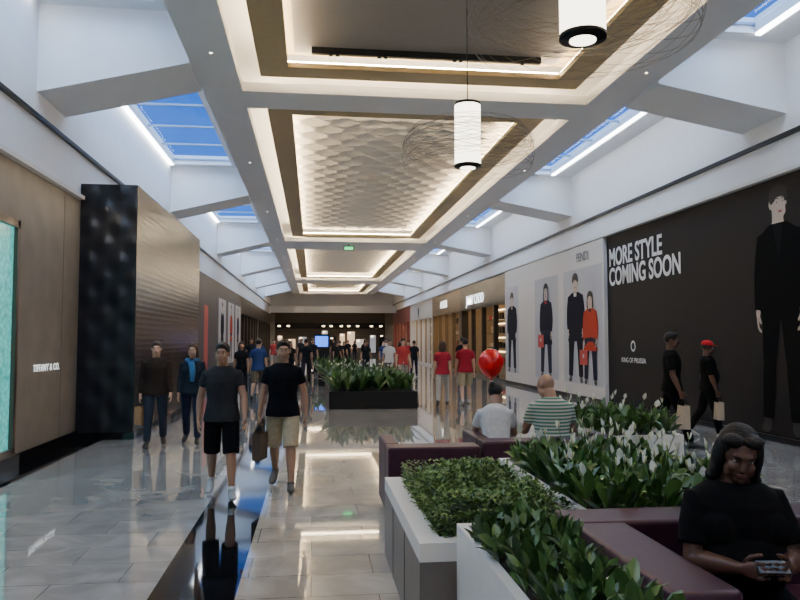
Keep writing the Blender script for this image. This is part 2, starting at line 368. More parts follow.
# ------------------------------------------------------------------ room shell
XL,XR=-4.0,7.7; Y0,Y1=-8,70; ZR=6.6; SL,SR=-1.86,5.5; ZS=5.87
TILE=tilemat('marble_tile',(.50,.485,.46),(.38,.37,.355),(.2,.195,.185))
TILEW=tilemat('cream_marble_tile',(.58,.51,.41),(.48,.43,.35),(.24,.21,.17))
boxes('floor',[(-3.55,-1.07,Y0,Y1+8,-.1,0,0),(-1.07,-.5,Y0,Y1+8,-.1,0,1),(-.5,4.6,Y0,Y1+8,-.1,0,2),(4.6,10,Y0,Y1+8,-.1,0,0),(-6.5,-3.55,Y0,Y1+8,-.1,0,1)],[TILE,GRAN,TILEW])
BROWN=mat('brown_stone',(.200,.178,.152),.8,spec=.2,noise=.10,nscale=2.5,bump=.1)
boxes('wall_left',[(XL-.3,XL,Y0,13.2,0,4.15,1),(XL-.3,XL,13.2,41,0,4.15,2)],[WHITE,BROWN,mat('dark_hoarding',(.03,.026,.026),.5,noise=.1)])
boxes('bulkhead_left',[(XL-.3,XL,Y0+.01,Y1,4.15,ZR)],WHITE)
boxes('wall_right',[(XR,XR+.3,Y0,28.2,0,4.43)],mat('dark_graphic_wall',(.0105,.009,.009),.6,spec=.2))
boxes('bulkhead_right',[(XR,XR+.3,Y0+.01,Y1,4.43,ZR)],WHITE)
boxes('wall_back',[(XL-.3,XR+.3,Y0-.3,Y0,0,ZR+.2)],BULK)
boxes('baseboard_left',[(XL,XL+.03,Y0,13,0,.16)],GRAN)
boxes('baseboard_right',[(XR-.03,XR,Y0,18.2,0,.10)],BLACK)
boxes('trim_1',[(XL,XL+.06,Y0,Y1,4.90,4.96),(XR-.06,XR,Y0,Y1,5.03,5.10)],BLACK)
boxes('trim_2',[(XL,XL+.10,Y0,12.9,4.10,4.16),(XR-.12,XR,Y0,Y1,4.42,4.48)],BULK)
boxes('trim_3',[(XL,XL+.004,12.2,12.215,.16,4.1)],mat('joint',(.10,.085,.07),.8))

cb=[]
ops=[(12.6+10*k,20.6+10*k) for k in range(-2,5)]
zt=ZR+.25
OL=(-3.88,-2.3); OR=(5.92,6.98)
cb+= [(XL-.3,OL[0],Y0,Y1,ZR,zt),(OL[1],SL+.1,Y0,Y1,ZR,zt),(SL+.1,SR-.1,Y0,Y1,ZR,zt),(SR-.1,OR[0],Y0,Y1,ZR,zt),(OR[1],XR+.3,Y0,Y1,ZR,zt)]
ys=Y0
for a,b in ops+[(Y1,Y1)]:
    if a>ys:
        cb+=[(OL[0],OL[1],ys,a,ZR,zt),(OR[0],OR[1],ys,a,ZR,zt)]
    ys=b
cb+=[(SL,SL+.12,Y0,66.5,ZS,ZR),(SR-.12,SR,Y0,66.5,ZS,ZR),(SL+.12,-1.2,Y0,66.5,ZS,ZS+.16),(4.8,SR-.12,Y0,66.5,ZS,ZS+.16),
     (SL+.12,SR-.12,66.3,66.5,ZS+.16,ZR)]
coff=[(-5,12.2),(13.1,30.8),(33.6,51),(54.2,65.6)]
tr=[(Y0,-5),(12.2,13.1),(30.8,33.6),(51,54.2),(65.6,66.5)]
for a,b in tr: cb.append((-1.2,4.8,a,b,ZS,ZS+.16))
cb.append((XL-.3,XR+.3,Y1,Y1+8,4.6,4.8)); cb.append((XL,XR,Y1-.2,Y1,4.6,ZR))
bm=bmesh.new()
for b in cb: add_box(bm,b)
def fin(bm,xw,zw,xs,zs,y0,y1,zt):
    P=[(xw,zw),(xs,zs),(xs,zt),(xw,zt)]
    a=[bm.verts.new((p[0],y0,p[1])) for p in P]; b=[bm.verts.new((p[0],y1,p[1])) for p in P]
    fs=[bm.faces.new(a),bm.faces.new(b[::-1])]+[bm.faces.new((a[i],b[i],b[(i+1)%4],a[(i+1)%4])) for i in range(4)]
    bmesh.ops.recalc_face_normals(bm,faces=fs)
for k in range(-1,6):
    y=10.9+10*k
    fin(bm,XL,5.30,SL,5.82,y,y+1.25,ZR); fin(bm,XR,5.42,SR,5.82,y,y+1.25,ZR)
finish('ceiling',bm,WHITE)
tn=[];led=[]
for a,b in coff:
    z0,z1=6.02,6.10
    xa,xb=-.88,4.48; ia,ib=-.42,4.02
    tn+=[(xa,ia,a+.32,b-.32,z0,z1),(ib,xb,a+.32,b-.32,z0,z1),(ia,ib,a+.32,a+.78,z0,z1),(ia,ib,b-.78,b-.32,z0,z1)]
    led+=[(xa+.02,xa+.07,a+.4,b-.4,z1,z1+.03),(xb-.07,xb-.02,a+.4,b-.4,z1,z1+.03),(xa+.1,xb-.1,a+.34,a+.39,z1,z1+.03),(xa+.1,xb-.1,b-.39,b-.34,z1,z1+.03)]
    led+=[(ia-.07,ia-.02,a+.8,b-.8,z1,z1+.03),(ib+.02,ib+.07,a+.8,b-.8,z1,z1+.03),(ia,ib,a+.71,a+.76,z1,z1+.03),(ia,ib,b-.76,b-.71,z1,z1+.03)]
boxes('trim_4',tn,TAN)
boxes('cove_light',led,COVE)
for idx,(a,b) in enumerate(coff):
    ia,ib=-.62,4.22; ya,yb=a+.58,b-.58
    if idx==0:
        boxes('coffer_panel',[(ia+.3,ib-.3,ya+.3,yb-.3,6.22,6.28)],GREY)
        boxes('trim_5',[(ia,ib,ya,yb,6.30,6.34)],TAN); continue
    st=.045 if idx==1 else .08
    nx=int((ib-ia)/st); ny=int((yb-ya)/st)
    xs=np.linspace(ia,ib,nx); yy=np.linspace(ya,yb,ny); X,Y=np.meshgrid(xs,yy)
    cw=.62; ch=.50; Rr=.60
    Hh=np.zeros_like(X); done=np.zeros_like(X,dtype=bool)
    r=np.floor((Y-ya)/ch)
    for dr in (0,-1,-2):
        rr=r+dr; sft=(np.mod(rr,2))*.5
        cx=(np.floor((X-ia)/cw-sft)+.5+sft)*cw+ia; cy=ya+rr*ch
        d=np.sqrt((X-cx)**2+(Y-cy)**2); ins=(d<Rr*.62)|((dr!=0)&(d<Rr)&(np.abs(X-cx)<cw*.5))
        take=ins&~done
        Hh=np.where(take,.01+.20*np.clip(d/Rr,0,1)**1.5,Hh); done|=take
    Z=6.38-Hh
    V=np.stack([X,Y,Z],-1).reshape(-1,3)
    i,j=np.meshgrid(np.arange(ny-1),np.arange(nx-1),indexing='ij'); q=(i*nx+j).ravel()
    F=np.stack([q,q+nx,q+nx+1,q+1],-1)
    me=bpy.data.meshes.new('coffer_relief_panel'); me.from_pydata(V.tolist(),[],F.tolist()); me.materials.append(mat('plaster_relief',(.82,.76,.67),.5))
    me.polygons.foreach_set('use_smooth',[True]*len(me.polygons))
    o=bpy.data.objects.new('coffer_relief_panel',me); COL.objects.link(o)
bm=bmesh.new(); add_box(bm,(-.05,3.6,11.05,11.13,6.12,6.22),0)
for i in (0.25,.35,1.0,1.1,2.2,2.3,3.3): cyl(bm,(i,11.09,0),.03,6.08,6.125,12,0); cyl(bm,(i,11.09,0),.022,6.075,6.081,12,1)
finish('track_light',bm,[BLACK,SPOT])
bm=bmesh.new()
for y in np.arange(4,66,6.6):
    for x in (-1.50,5.15): cyl(bm,(x,float(y),0),.022,ZS-.006,ZS,12,0)
finish('downlight',bm,SPOT)
for y in (3,9,15,21,27,34,42,50,58):
    for x in (-1.50,5.15):
        l=bpy.data.lights.new('far_fill_lamp','SPOT'); l.energy=80; l.color=(1,.82,.58); l.spot_size=R(110); l.spot_blend=.9; l.shadow_soft_size=.06
        o=bpy.data.objects.new('far_fill_lamp',l); o.location=(x,y,ZS-.03); COL.objects.link(o)
boxes('exit_sign',[(1.3,1.75,31.5,31.56,5.6,5.78,0),(1.34,1.71,31.49,31.5,5.63,5.75,1),(1.5,1.54,31.5,31.56,5.78,5.87,0)],[BLACK,mat('exit_green',(.1,.8,.3),.5,emit=(.1,1,.3),es=2)])

gl=bpy.data.materials.new('skylight_glass'); gl.use_nodes=True; nt=gl.node_tree; nt.nodes.clear()
o_=nt.nodes.new('ShaderNodeOutputMaterial'); t=nt.nodes.new('ShaderNodeBsdfTransparent'); g=nt.nodes.new('ShaderNodeBsdfGlossy'); mx=nt.nodes.new('ShaderNodeMixShader')
t.inputs[0].default_value=(.85,.93,1,1); g.inputs['Roughness'].default_value=.05; mx.inputs[0].default_value=.03
nt.links.new(t.outputs[0],mx.inputs[1]); nt.links.new(g.outputs[0],mx.inputs[2]); nt.links.new(mx.outputs[0],o_.inputs[0])
FR=mat('skylight_frame',(.25,.35,.5),.5)
n=1
for a,b in ops:
    for (xa,xb) in (OL,OR):
        e=empty('window_%d'%n); n+=1
        boxes('pane',[(xa,xb,a,b,ZR+.16,ZR+.17)],gl,parent=e)
        boxes('mullions',[(xa,xb,a+i*1.6-.03,a+i*1.6+.03,ZR+.12,ZR+.16) for i in range(6)],FR,parent=e)
ll=[]
for a,b in ops: ll+=[(OL[0]-.1,OL[0]-.01,a,b,ZR-.04,ZR),(OR[1]+.01,OR[1]+.1,a,b,ZR-.04,ZR)]
boxes('skylight_strip_light',ll,LED)

def text(name,s,size,loc,side,m,ext=.006,bold=0,align='LEFT'):
    c=bpy.data.curves.new(name,'FONT'); c.body=s; c.size=size; c.extrude=ext; c.align_x=align; c.offset=bold; c.space_line=.8
    c.materials.append(m); o=bpy.data.objects.new(name,c); COL.objects.link(o); o.location=loc
    o.rotation_euler=(R(90),0,R(90) if side=='L' else R(-90)); return o
SIGNW=mat('sign_white_lit',(1,1,1),.5,emit=(.95,.98,1),es=2.5); PRW=mat('print_white',(.75,.75,.75),.5)
TEAL=mat('teal_glass',(.05,.35,.33),.15,emit=(.12,.62,.58),es=.8)
nt=TEAL.node_tree; tc=nt.nodes.new('ShaderNodeTexCoord'); v=nt.nodes.new('ShaderNodeTexVoronoi'); v.inputs['Scale'].default_value=14; cr=nt.nodes.new('ShaderNodeValToRGB')
cr.color_ramp.elements[0].color=(.20,.80,.76,1); cr.color_ramp.elements[1].color=(.02,.28,.28,1); nt.links.new(tc.outputs['Object'],v.inputs['Vector']); nt.links.new(v.outputs['Distance'],cr.inputs[0]); nt.links.new(cr.outputs[0],nt.nodes['Principled BSDF'].inputs['Emission Color'])
e=empty('display_window'); 
boxes('glass',[(XL+.0,XL+.04,7.2,10.15,.25,3.2)],TEAL,parent=e)
boxes('frame',[(XL,XL+.09,7.1,7.2,.2,3.3),(XL,XL+.09,10.15,10.24,.2,3.3),(XL,XL+.09,7.1,10.24,3.2,3.3),(XL,XL+.09,7.1,10.24,.17,.27)],mat('bronze_frame',(.12,.09,.07),.3,metal=.6),parent=e)
ts=text('store_sign','TIFFANY & CO.',.145,(XL+.02,11.0,1.24),'L',mat('sign_white_soft',(1,1,1),.5,emit=(.95,.98,1),es=1.3),ext=.002); ts.data.space_character=1.12
def wavebump(m,rots,scale,strength,dist):
    nt=m.node_tree; b=nt.nodes['Principled BSDF']; tc=nt.nodes.new('ShaderNodeTexCoord'); outs=[]
    for rt in rots:
        mp=nt.nodes.new('ShaderNodeMapping'); mp.inputs['Rotation'].default_value=rt
        w=nt.nodes.new('ShaderNodeTexWave'); w.bands_direction='Z'; w.inputs['Scale'].default_value=scale
        nt.links.new(tc.outputs['Object'],mp.inputs[0]); nt.links.new(mp.outputs[0],w.inputs[0]); outs.append(w.outputs['Fac'])
    o=outs[0]
    if len(outs)>1:
        mm=nt.nodes.new('ShaderNodeMath'); mm.operation='MULTIPLY'; nt.links.new(outs[0],mm.inputs[0]); nt.links.new(outs[1],mm.inputs[1]); o=mm.outputs[0]
    bp=nt.nodes.new('ShaderNodeBump'); bp.inputs['Strength'].default_value=strength; bp.inputs['Distance'].default_value=dist
    nt.links.new(o,bp.inputs['Height']); nt.links.new(bp.outputs[0],b.inputs['Normal'])
BXF=mat('black_quilted_panel',(.010,.011,.016),.28); wavebump(BXF,[(0,R(50),0),(0,R(-50),0)],.8,.6,.035)
BXS=mat('black_ribbed_panel',(.014,.012,.012),.25,spec=.4); wavebump(BXS,[(0,0,0)],3.2,.12,.01)
boxes('black_storefront_hoarding',[(XL+.001,-3.06,13,20,0,4.4,0),(-3.06,-3.05,13.003,20,0,4.4,1),(XL+.001,-3.03,12.98,20.02,0,.12,2)],[BXF,BXS,GRAN])

pm=[mat('print_suit',(.006,.006,.006),.5),mat('print_red',(.40,.035,.03),.5),mat('print_grey',(.45,.45,.47),.5),mat('print_backdrop',(.42,.44,.49),.45),mat('print_coat_dark',(.02,.02,.03),.5)]
STAND=((3,4,0,4),(-2,3,0,3)); ARMS_S=(((.16,0,-1),(.05,.1,-1),25),((.2,.05,-1),(-.05,.2,-1),25))
def print_fig(name,yc,zb,h,x,side='R',parent=None,**kw):
    o,_=human(name,x,yc,-90 if side=='R' else 90,H=h,skin=SK_P,vox=.013,legs=STAND,z0=zb,**kw)
    o.scale=(o.scale[0],.02,o.scale[2])
    if parent: o.parent=parent
    return o
o=print_fig('wall_graphic_man',11.20,.14,4.10,XR-.006,arms=ARMS_S,w=1.0,top=(.0020,.0020,.0020),sleeve=2,bottom=(.0025,.0025,.0025),shoe=(.01,.01,.01),hair=(.014,.011,.009),hairstyle='print',heady=14,headp=2,blen=.78,vneck=(.008,.008,.008),K=1.10)
o.scale.x*=1.12
text('wall_graphic_text','MORE STYLE\nCOMING SOON',.60,(XR-.012,18.15,3.62),'R',PRW,ext=.002,bold=.014).scale=(.86,1.05,1)
text('wall_graphic_caption','KING OF PRUSSIA',.17,(XR-.012,16.8,1.15),'R',PRW,align='CENTER',ext=.002)
bm=bmesh.new()
for a in range(12):
    an=a*math.pi/6; c=Vector((XR-.01,16.8+.11*math.cos(an),1.55+.11*math.sin(an))); ell(bm,c,(.004,.028,.028),seg=8)
finish('wall_graphic_emblem',bm,PRW)
e=empty('fashion_poster_hoarding')
boxes('board',[(XR-.10,XR-.001,18.3,28.2,0,4.40,0),(XR-.11,XR-.101,18.3,28.2,0,.12,1)],[mat('board_white',(.60,.585,.57),.4,noise=.02),BLACK],parent=e)
bm=bmesh.new()
def quad(bm,y0,y1,z0,z1,x,mi):
    f=bm.faces.new([bm.verts.new(p) for p in ((x,y0,z0),(x,y0,z1),(x,y1,z1),(x,y1,z0))]); f.material_index=mi
for ya,yb in ((18.4,21.4),(21.9,24.3),(26.3,28.1)): quad(bm,ya,yb,.45,3.75,XR-.103,3)
for yb_,zb in ((23.6,1.45),(19.75,1.0)):
    quad(bm,yb_-.3,yb_+.3,zb,zb+.42,XR-.128,1); quad(bm,yb_-.06,yb_+.06,zb+.2,zb+.3,XR-.129,2)
finish('prints',bm,pm,parent=e)
f1=print_fig('figure_1',20.40,.47,3.05,XR-.107,parent=e,w=1.4,arms=ARMS_S,hairstyle='print',top=(.012,.012,.022),sleeve=2,bottom=(.012,.012,.018),blen=.66,vneck=(.6,.6,.6),K=1.3)
f2=print_fig('figure_2',19.25,.47,2.45,XR-.118,parent=e,w=1.4,female=True,hairstyle='long',arms=ARMS_S,top=(.38,.05,.03),sleeve=2,bottom=(.02,.02,.04),blen=.64,vneck=(.03,.03,.04),K=1.35)
f3=print_fig('figure_3',23.1,.47,2.95,XR-.107,parent=e,w=1.4,female=True,hairstyle='long',arms=ARMS_S,top=(.018,.018,.028),sleeve=2,bottom=(.03,.03,.05),blen=.62,vneck=(.45,.05,.04),K=1.3)
f4=print_fig('figure_4',27.2,.47,2.95,XR-.107,parent=e,w=1.35,arms=ARMS_S,hairstyle='print',top=(.02,.02,.03),sleeve=2,bottom=(.02,.02,.03),blen=.70,vneck=(.4,.3,.25),K=1.25)
for o in (f1,f2,f3,f4): o.scale.x*=1.35
text('store_sign','FENDI',.36,(XR-.11,20.3,3.95),'R',mat('print_dark',(.12,.12,.12),.5),ext=.002)
e=empty('poster_hoarding')
bm=bmesh.new()
def quadL(bm,y0,y1,z0,z1,x,mi):
    f=bm.faces.new([bm.verts.new(p) for p in ((x,y0,z0),(x,y1,z0),(x,y1,z1),(x,y0,z1))]); f.material_index=mi
quadL(bm,26,41,.2,3.9,XL+.01,4); quadL(bm,27.4,28.4,.5,3.0,XL+.02,1)
for ya in (31.5,35.0,38.2): quadL(bm,ya,ya+2.6,.6,3.5,XL+.02,3)
finish('prints',bm,pm,parent=e)
for i,ya in enumerate((31.5,35.0,38.2)):
    o=bpy.data.objects.new('figure_%d'%(i+1),(f1,f2,f3)[i].data); COL.objects.link(o); o.location=(XL+.024,ya+1.3,.65); o.rotation_euler=(0,0,R(90)); o.scale=(1.9,.02,1.5); o.parent=e

WARM=mat('warm_shop_light',(1,1,1),.5,emit=(1,.74,.42),es=9); GOLD=mat('gold_facade',(.20,.135,.07),.35,metal=.4,noise=.1); SHIN=mat('shop_interior',(.34,.25,.16),.7,noise=.1)
DARKF=mat('dark_facade',(.02,.016,.013),.3,spec=.3)
def store(name,side,y0,y1,frame,inner,zt=4.43,colspc=2.2,signz=3.35,lit=WARM):
    sx=1 if side=='R' else -1; xw=XR if side=='R' else XL
    def bx(a,b,*r): 
        p,q=xw+sx*a,xw+sx*b; return (min(p,q),max(p,q),*r)
    y0+=.005; y1-=.005
    L=[bx(0,.35,y0,y1,signz-.15,zt-.01,0),bx(0,.35,y0,y0+.4,0,signz-.15,0),bx(0,.35,y1-.4,y1,0,signz-.15,0),bx(1.7,1.8,y0,y1,0,zt,1),bx(.36,1.7,y0,y0+.06,0,zt,1),bx(.36,1.7,y1-.06,y1,0,zt,1),bx(.36,1.7,y0,y1,signz+.1,signz+.2,1),
       bx(.4,.55,y0+.5,y1-.5,signz+.04,signz+.1,2),bx(-.04,-.001,y0,y1,0,.12,0)]
    y=y0+colspc
    while y<y1-.8: L.append(bx(.0,.2,y,y+.14,0,signz-.15,0)); y+=colspc
    for z in (.6,1.3,2.0,2.7):
        L.append(bx(1.3,1.66,y0+.6,y1-.6,z,z+.04,3)); L.append(bx(1.66,1.7,y0+.6,y1-.6,z+.5,z+.53,2))
        yy=y0+.8
        while yy<y1-1: 
            w=random.uniform(.15,.35); L.append(bx(1.35,1.6,yy,yy+w,z+.04,z+random.uniform(.15,.4),random.choice((3,4,5)))); yy+=w+random.uniform(.15,.5)
    return boxes(name,L,[frame,inner,lit,DARKF,mat('goods_cream',(.6,.5,.4),.5),mat('goods_red',(.4,.05,.05),.5)])
store('shoe_storefront','R',28.2,37.6,DARKF,SHIN); store('jewelry_storefront','R',37.6,46.6,GOLD,SHIN); store('boutique_storefront','R',46.6,57.4,mat('white_facade',(.6,.58,.55),.4),SHIN); store('clothing_storefront','R',57.4,Y1,mat('red_facade',(.22,.05,.05),.4),SHIN)
store('accessories_storefront','L',41,54,DARKF,SHIN,zt=4.15); store('handbag_storefront','L',54,Y1,DARKF,SHIN,zt=4.15)
text('store_sign','JIMMY CHOO',.62,(XR-.02,36.0,3.45),'R',SIGNW,bold=.01)
text('store_sign','ATELIER',.6,(XR-.02,43.5,3.6),'R',SIGNW)
text('store_sign','V',.9,(XR-.02,53,3.4),'R',mat('print_black',(.01,.01,.01),.4),bold=.02)
boxes('wall_far',[(XL-.3,XR+.3,Y1+8,Y1+8.2,0,4.6),(XL-.3,XL,Y1,Y1+8,0,4.6),(XR,XR+.3,Y1,Y1+8,0,4.6)],mat('far_wall_paint',(.12,.105,.09),.6,noise=.2))
G=[mat('far_shop_glow',(1,1,1),.5,emit=(1,.65,.38),es=1.0),mat('far_shop_glow2',(1,1,1),.5,emit=(.8,.72,.65),es=.6),DARKF,mat('far_shop_glow3',(1,1,1),.5,emit=(.35,.4,.5),es=.5),mat('far_shop_glow4',(1,1,1),.5,emit=(1,.8,.55),es=5)]
L=[]; x=-3.7
while x<7.2:
    w=random.uniform(.35,1.1); z0=random.uniform(.3,.9); z1=random.uniform(1.6,2.7)
    L.append((x,min(x+w,7.6),Y1+7.80,Y1+7.84,z0,z1,random.choice((0,1,0,3,1,2)))); 
    L.append((x+.1,x+.35,Y1+7.76,Y1+7.80,z1-.2,z1-.08,4))
    if random.random()<.7: L.append((x,x+.3,Y1+7.78,Y1+7.83,3.1,3.25,4))
    x+=w+random.uniform(.1,.5)
boxes('distant_storefront',L+[(XL,XR,Y1+7.84,Y1+7.99,2.9,3.5,2)],G)
L=[]
for i in range(7):
    for j in range(2): L.append((-3+i*1.6,-2.88+i*1.6,Y1+1+j*3.5,Y1+1.12+j*3.5,4.57,4.6))
boxes('downlight',L,G[4])
for x in (-1,4.5):  # added fill spots that brighten the far end, with no fitting of their own
    l=bpy.data.lights.new('far_fill_lamp','SPOT'); l.energy=350; l.color=(1,.85,.65); l.spot_size=R(140); l.spot_blend=.9; l.shadow_soft_size=.2
    o=bpy.data.objects.new('far_fill_lamp',l); o.location=(x,Y1+3,4.5); COL.objects.link(o)
boxes('trim_6',[(XL,XR,Y1-3.2,Y1-2.8,4.2,4.8)],mat('bulkhead_grey',(.6,.62,.66),.5))
boxes('directory_kiosk',[(.05,.85,38,38.2,.08,2.0,0),(.12,.78,37.97,38,1.35,1.9,1),(-.05,.95,37.9,38.3,0,.08,0)],[BLACK,mat('blue_screen',(.1,.3,.9),.4,emit=(.03,.18,1),es=2.2)],bev=.01)

SHADE=mat('lamp_shade_glow',(1,.95,.85),.5,emit=(1,.90,.72),es=6); WIRE=mat('wire_bronze',(.22,.19,.16),.4,metal=.7)
for (x,y) in ((1.82,8.4),(1.82,4.68)):
    e=empty('pendant_lamp',(x,y,0))
    bm=bmesh.new(); cyl(bm,(0,0,0),.155,3.78,4.50,32,0)
    for z in (3.755,4.50): 
        ring_loft(bm,[(Vector((0,0,z)),Vector((.16,0,0)),Vector((0,.16,0))),(Vector((0,0,z+.03)),Vector((.16,0,0)),Vector((0,.16,0)))],32,1)
    cyl(bm,(0,0,0),.125,3.748,3.756,32,1); cyl(bm,(0,0,0),.09,3.742,3.749,24,0)
    finish('drum',bm,[SHADE,BLACK],parent=e)
    bm=bmesh.new(); cyl(bm,(0,0,0),.006,4.5,6.19,8,0); cyl(bm,(0,0,0),.07,6.17,6.215,16,0); finish('suspension_rod',bm,BLACK,parent=e)
    c=bpy.data.curves.new('wire_basket','CURVE'); c.dimensions='3D'; c.bevel_depth=.0017; c.bevel_resolution=0; c.materials.append(WIRE)
    NK=44
    for k in range(NK):
        sp=c.splines.new('POLY'); sp.points.add(47); sp.use_cyclic_u=True
        az=k/NK*2*math.pi; tilt=R((8,14,19)[k%3]); ra=.78; rb=(.70,.60,.74)[k%3]; off=(.0,.09,-.05)[k%3]
        M=Matrix.Rotation(az,3,'Z')@Matrix.Rotation(tilt,3,'X')
        for i in range(48):
            a=i/48*2*math.pi; p=M@Vector((ra*math.cos(a),rb*math.sin(a)+off,0)); sp.points[i].co=(p.x,p.y,p.z+4.0,1)
    o=bpy.data.objects.new('wire_basket',c); COL.objects.link(o); o.parent=e

def planter(name,b,body,rim,rimw=.06,soil=True):
    x0,x1,y0,y1,z=b
    L=[(x0,x1,y0,y1,0,z-.10,0),(x0,x0+rimw,y0,y1,z-.10,z,1),(x1-rimw,x1,y0,y1,z-.10,z,1),(x0+rimw,x1-rimw,y0,y0+rimw,z-.10,z,1),(x0+rimw,x1-rimw,y1-rimw,y1,z-.10,z,1),
       (x0+rimw,x1-rimw,y0+rimw,y1-rimw,z-.10,z-.04,2)]
    return boxes(name,L,[body,rim,SOIL])
def leaves(name, base, dirs, L, W, droop, m, extra=None):
    n=len(base); base=np.array(base); d=np.array(dirs); d/=np.linalg.norm(d,axis=1)[:,None]
    L=np.array(L)[:,None]; W=np.array(W)[:,None]; dr=np.array(droop)[:,None]
    up=np.array([[0,0,1.0]])+np.random.normal(0,.25,(n,3)); s=np.cross(d,up); s/=(np.linalg.norm(s,axis=1)[:,None]+1e-6)
    z=np.array([[0,0,1.0]])
    nrm=np.cross(s,d)
    P0=base; P1=base+d*L*.35; P2=base+d*L*.72-z*dr*L*.25; P3=base+d*L-z*dr*L*.6
    V=np.stack([P0,P1-s*W*.5+nrm*W*.12,P1-nrm*W*.05,P1+s*W*.5+nrm*W*.12,P2-s*W*.38+nrm*W*.1,P2-nrm*W*.04,P2+s*W*.38+nrm*W*.1,P3],1).reshape(-1,3)
    F=[]
    for i in range(n):
        o=i*8; F+=[(o,o+2,o+1),(o,o+3,o+2),(o+1,o+2,o+5,o+4),(o+2,o+3,o+6,o+5),(o+4,o+5,o+7),(o+5,o+6,o+7)]
    me=bpy.data.meshes.new(name); me.from_pydata(V.tolist(),[],F); me.materials.append(m)
    me.polygons.foreach_set('use_smooth',[True]*len(me.polygons))
    return me
LEAFS=leafmat('boxleaf_green',(.04,.09,.015),(.13,.24,.05)); LEAFL=leafmat('lily_green',(.018,.055,.012),(.08,.18,.035),.3); LEAFD=leafmat('dark_leaf_green',(.02,.055,.014),(.08,.17,.04),.35)
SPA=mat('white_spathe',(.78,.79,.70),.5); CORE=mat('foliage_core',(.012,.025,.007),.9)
def mk(name,me,parent=None):
    o=bpy.data.objects.new(name,me); COL.objects.link(o)
    if parent: o.parent=parent
    return o
def hedge(name,x0,x1,y0,y1,z0,h,n,size=.032,m=None):
    e=empty(name); m=m or LEAFS
    def top(x,y): return z0+h*(.78+.13*math.sin(x*9+y*3)+.13*math.sin(y*7-x*4+1))
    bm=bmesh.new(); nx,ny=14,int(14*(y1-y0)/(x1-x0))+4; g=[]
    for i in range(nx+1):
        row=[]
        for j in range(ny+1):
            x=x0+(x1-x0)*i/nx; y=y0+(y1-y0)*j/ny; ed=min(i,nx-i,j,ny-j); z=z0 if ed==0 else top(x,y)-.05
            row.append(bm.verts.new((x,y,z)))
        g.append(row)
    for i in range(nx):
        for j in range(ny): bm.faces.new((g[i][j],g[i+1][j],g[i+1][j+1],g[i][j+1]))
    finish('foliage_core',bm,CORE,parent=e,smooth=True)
    B=[];D=[];Ls=[];Ws=[];Dr=[]
    for _ in range(n):
        x=random.uniform(x0-.05,x1+.05); y=random.uniform(y0-.05,y1+.05); ex=min(x-x0,x1-x,y-y0,y1-y)
        zz=top(x,y); fall=max(0,.08-ex)*1.6
        z=zz-fall-random.uniform(0,.07)+random.uniform(0,.03)
        B.append((x,y,max(z,z0+.01))); D.append((random.gauss(0,.7),random.gauss(0,.7),random.uniform(.1,1.1))); s=random.uniform(.7,1.3)*size; Ls.append(s); Ws.append(s*.55); Dr.append(.2)
    for _ in range(n//4):
        t=random.random(); sd=random.randrange(4)
        x,y=[(x0-.03,y0+t*(y1-y0)),(x1+.03,y0+t*(y1-y0)),(x0+t*(x1-x0),y0-.03),(x0+t*(x1-x0),y1+.03)][sd]
        z=z0+random.uniform(.01,h*.8); B.append((x,y,z)); D.append((x-(x0+x1)/2+random.gauss(0,.4),y-(y0+y1)/2+random.gauss(0,.4),random.uniform(0,.8))); s=random.uniform(.7,1.3)*size; Ls.append(s); Ws.append(s*.55); Dr.append(.3)
    mk('foliage',leaves('foliage',B,D,Ls,Ws,Dr,m),e); return e
def clumps(name,x0,x1,y0,y1,z0,sp,nl,Lr,Wr,m,out=.6,flowers=0,droop=.5,fl_h=(.3,.48)):
    e=empty(name); B=[];D=[];Ls=[];Ws=[];Dr=[]; FB=[];FD=[];FL=[];FW=[];FR_=[]; st=bmesh.new()
    y=y0
    while y<=y1:
        x=x0
        while x<=x1:
            cx,cy=x+random.uniform(-.3,.3)*sp,y+random.uniform(-.3,.3)*sp
            for k in range(nl):
                a=random.uniform(0,2*math.pi); o=random.uniform(.1,1)*out
                B.append((cx+.03*math.cos(a),cy+.03*math.sin(a),z0+random.uniform(0,.10))); D.append((math.cos(a)*o,math.sin(a)*o,random.uniform(.6,1.1)))
                l=random.uniform(*Lr); Ls.append(l); Ws.append(l*random.uniform(*Wr)); Dr.append(droop*random.uniform(.5,1.4))
            for k in range(flowers):
                if random.random()<.6:
                    a=random.uniform(0,6.28); r=random.uniform(.03,.14); hh=random.uniform(*fl_h); p0=Vector((cx,cy,z0)); p1=Vector((cx+r*math.cos(a),cy+r*math.sin(a),z0+hh))
                    tube(st,[p0,p0.lerp(p1,.6)+Vector((0,0,.03)),p1],[.003]*3,5,mi=0); tube(st,[p1,p1+Vector((-.01*math.cos(a),-.01*math.sin(a),.045))],[.007,.005],6,mi=1)
                    FB.append(tuple(p1-Vector((0,0,.01)))); FD.append((math.cos(a)*.25,math.sin(a)*.25,1)); l=random.uniform(.065,.10); FL.append(l); FW.append(l*.55); FR_.append(.0)
            x+=sp
        y+=sp
    mk('foliage',leaves('foliage',B,D,Ls,Ws,Dr,m),e)
    if FB: mk('flowers',leaves('flowers',FB,FD,FL,FW,FR_,SPA),e); finish('stems',st,[LEAFL,mat('spadix',(.55,.55,.3),.6)],parent=e)
    else: st.free()
    return e
planter('planter',(.58,1.58,3.95,5.87,.60),TAUPE,PWHITE,.13)
boxes('trim_7',[(.577,.58,y,y+.01,0,.5) for y in (4.6,5.25)],BLACK)
hedge('boxwood_hedge',.74,1.48,4.10,5.70,.565,.23,9500,.034)
planter('planter',(1.60,2.85,3.97,6.2,.68),PWHITE,PWHITE,.05)
clumps('peace_lily_bed',1.72,2.70,4.12,6.05,.645,.18,16,(.19,.28),(.22,.32),LEAFL,out=.8,flowers=2,fl_h=(.24,.36))
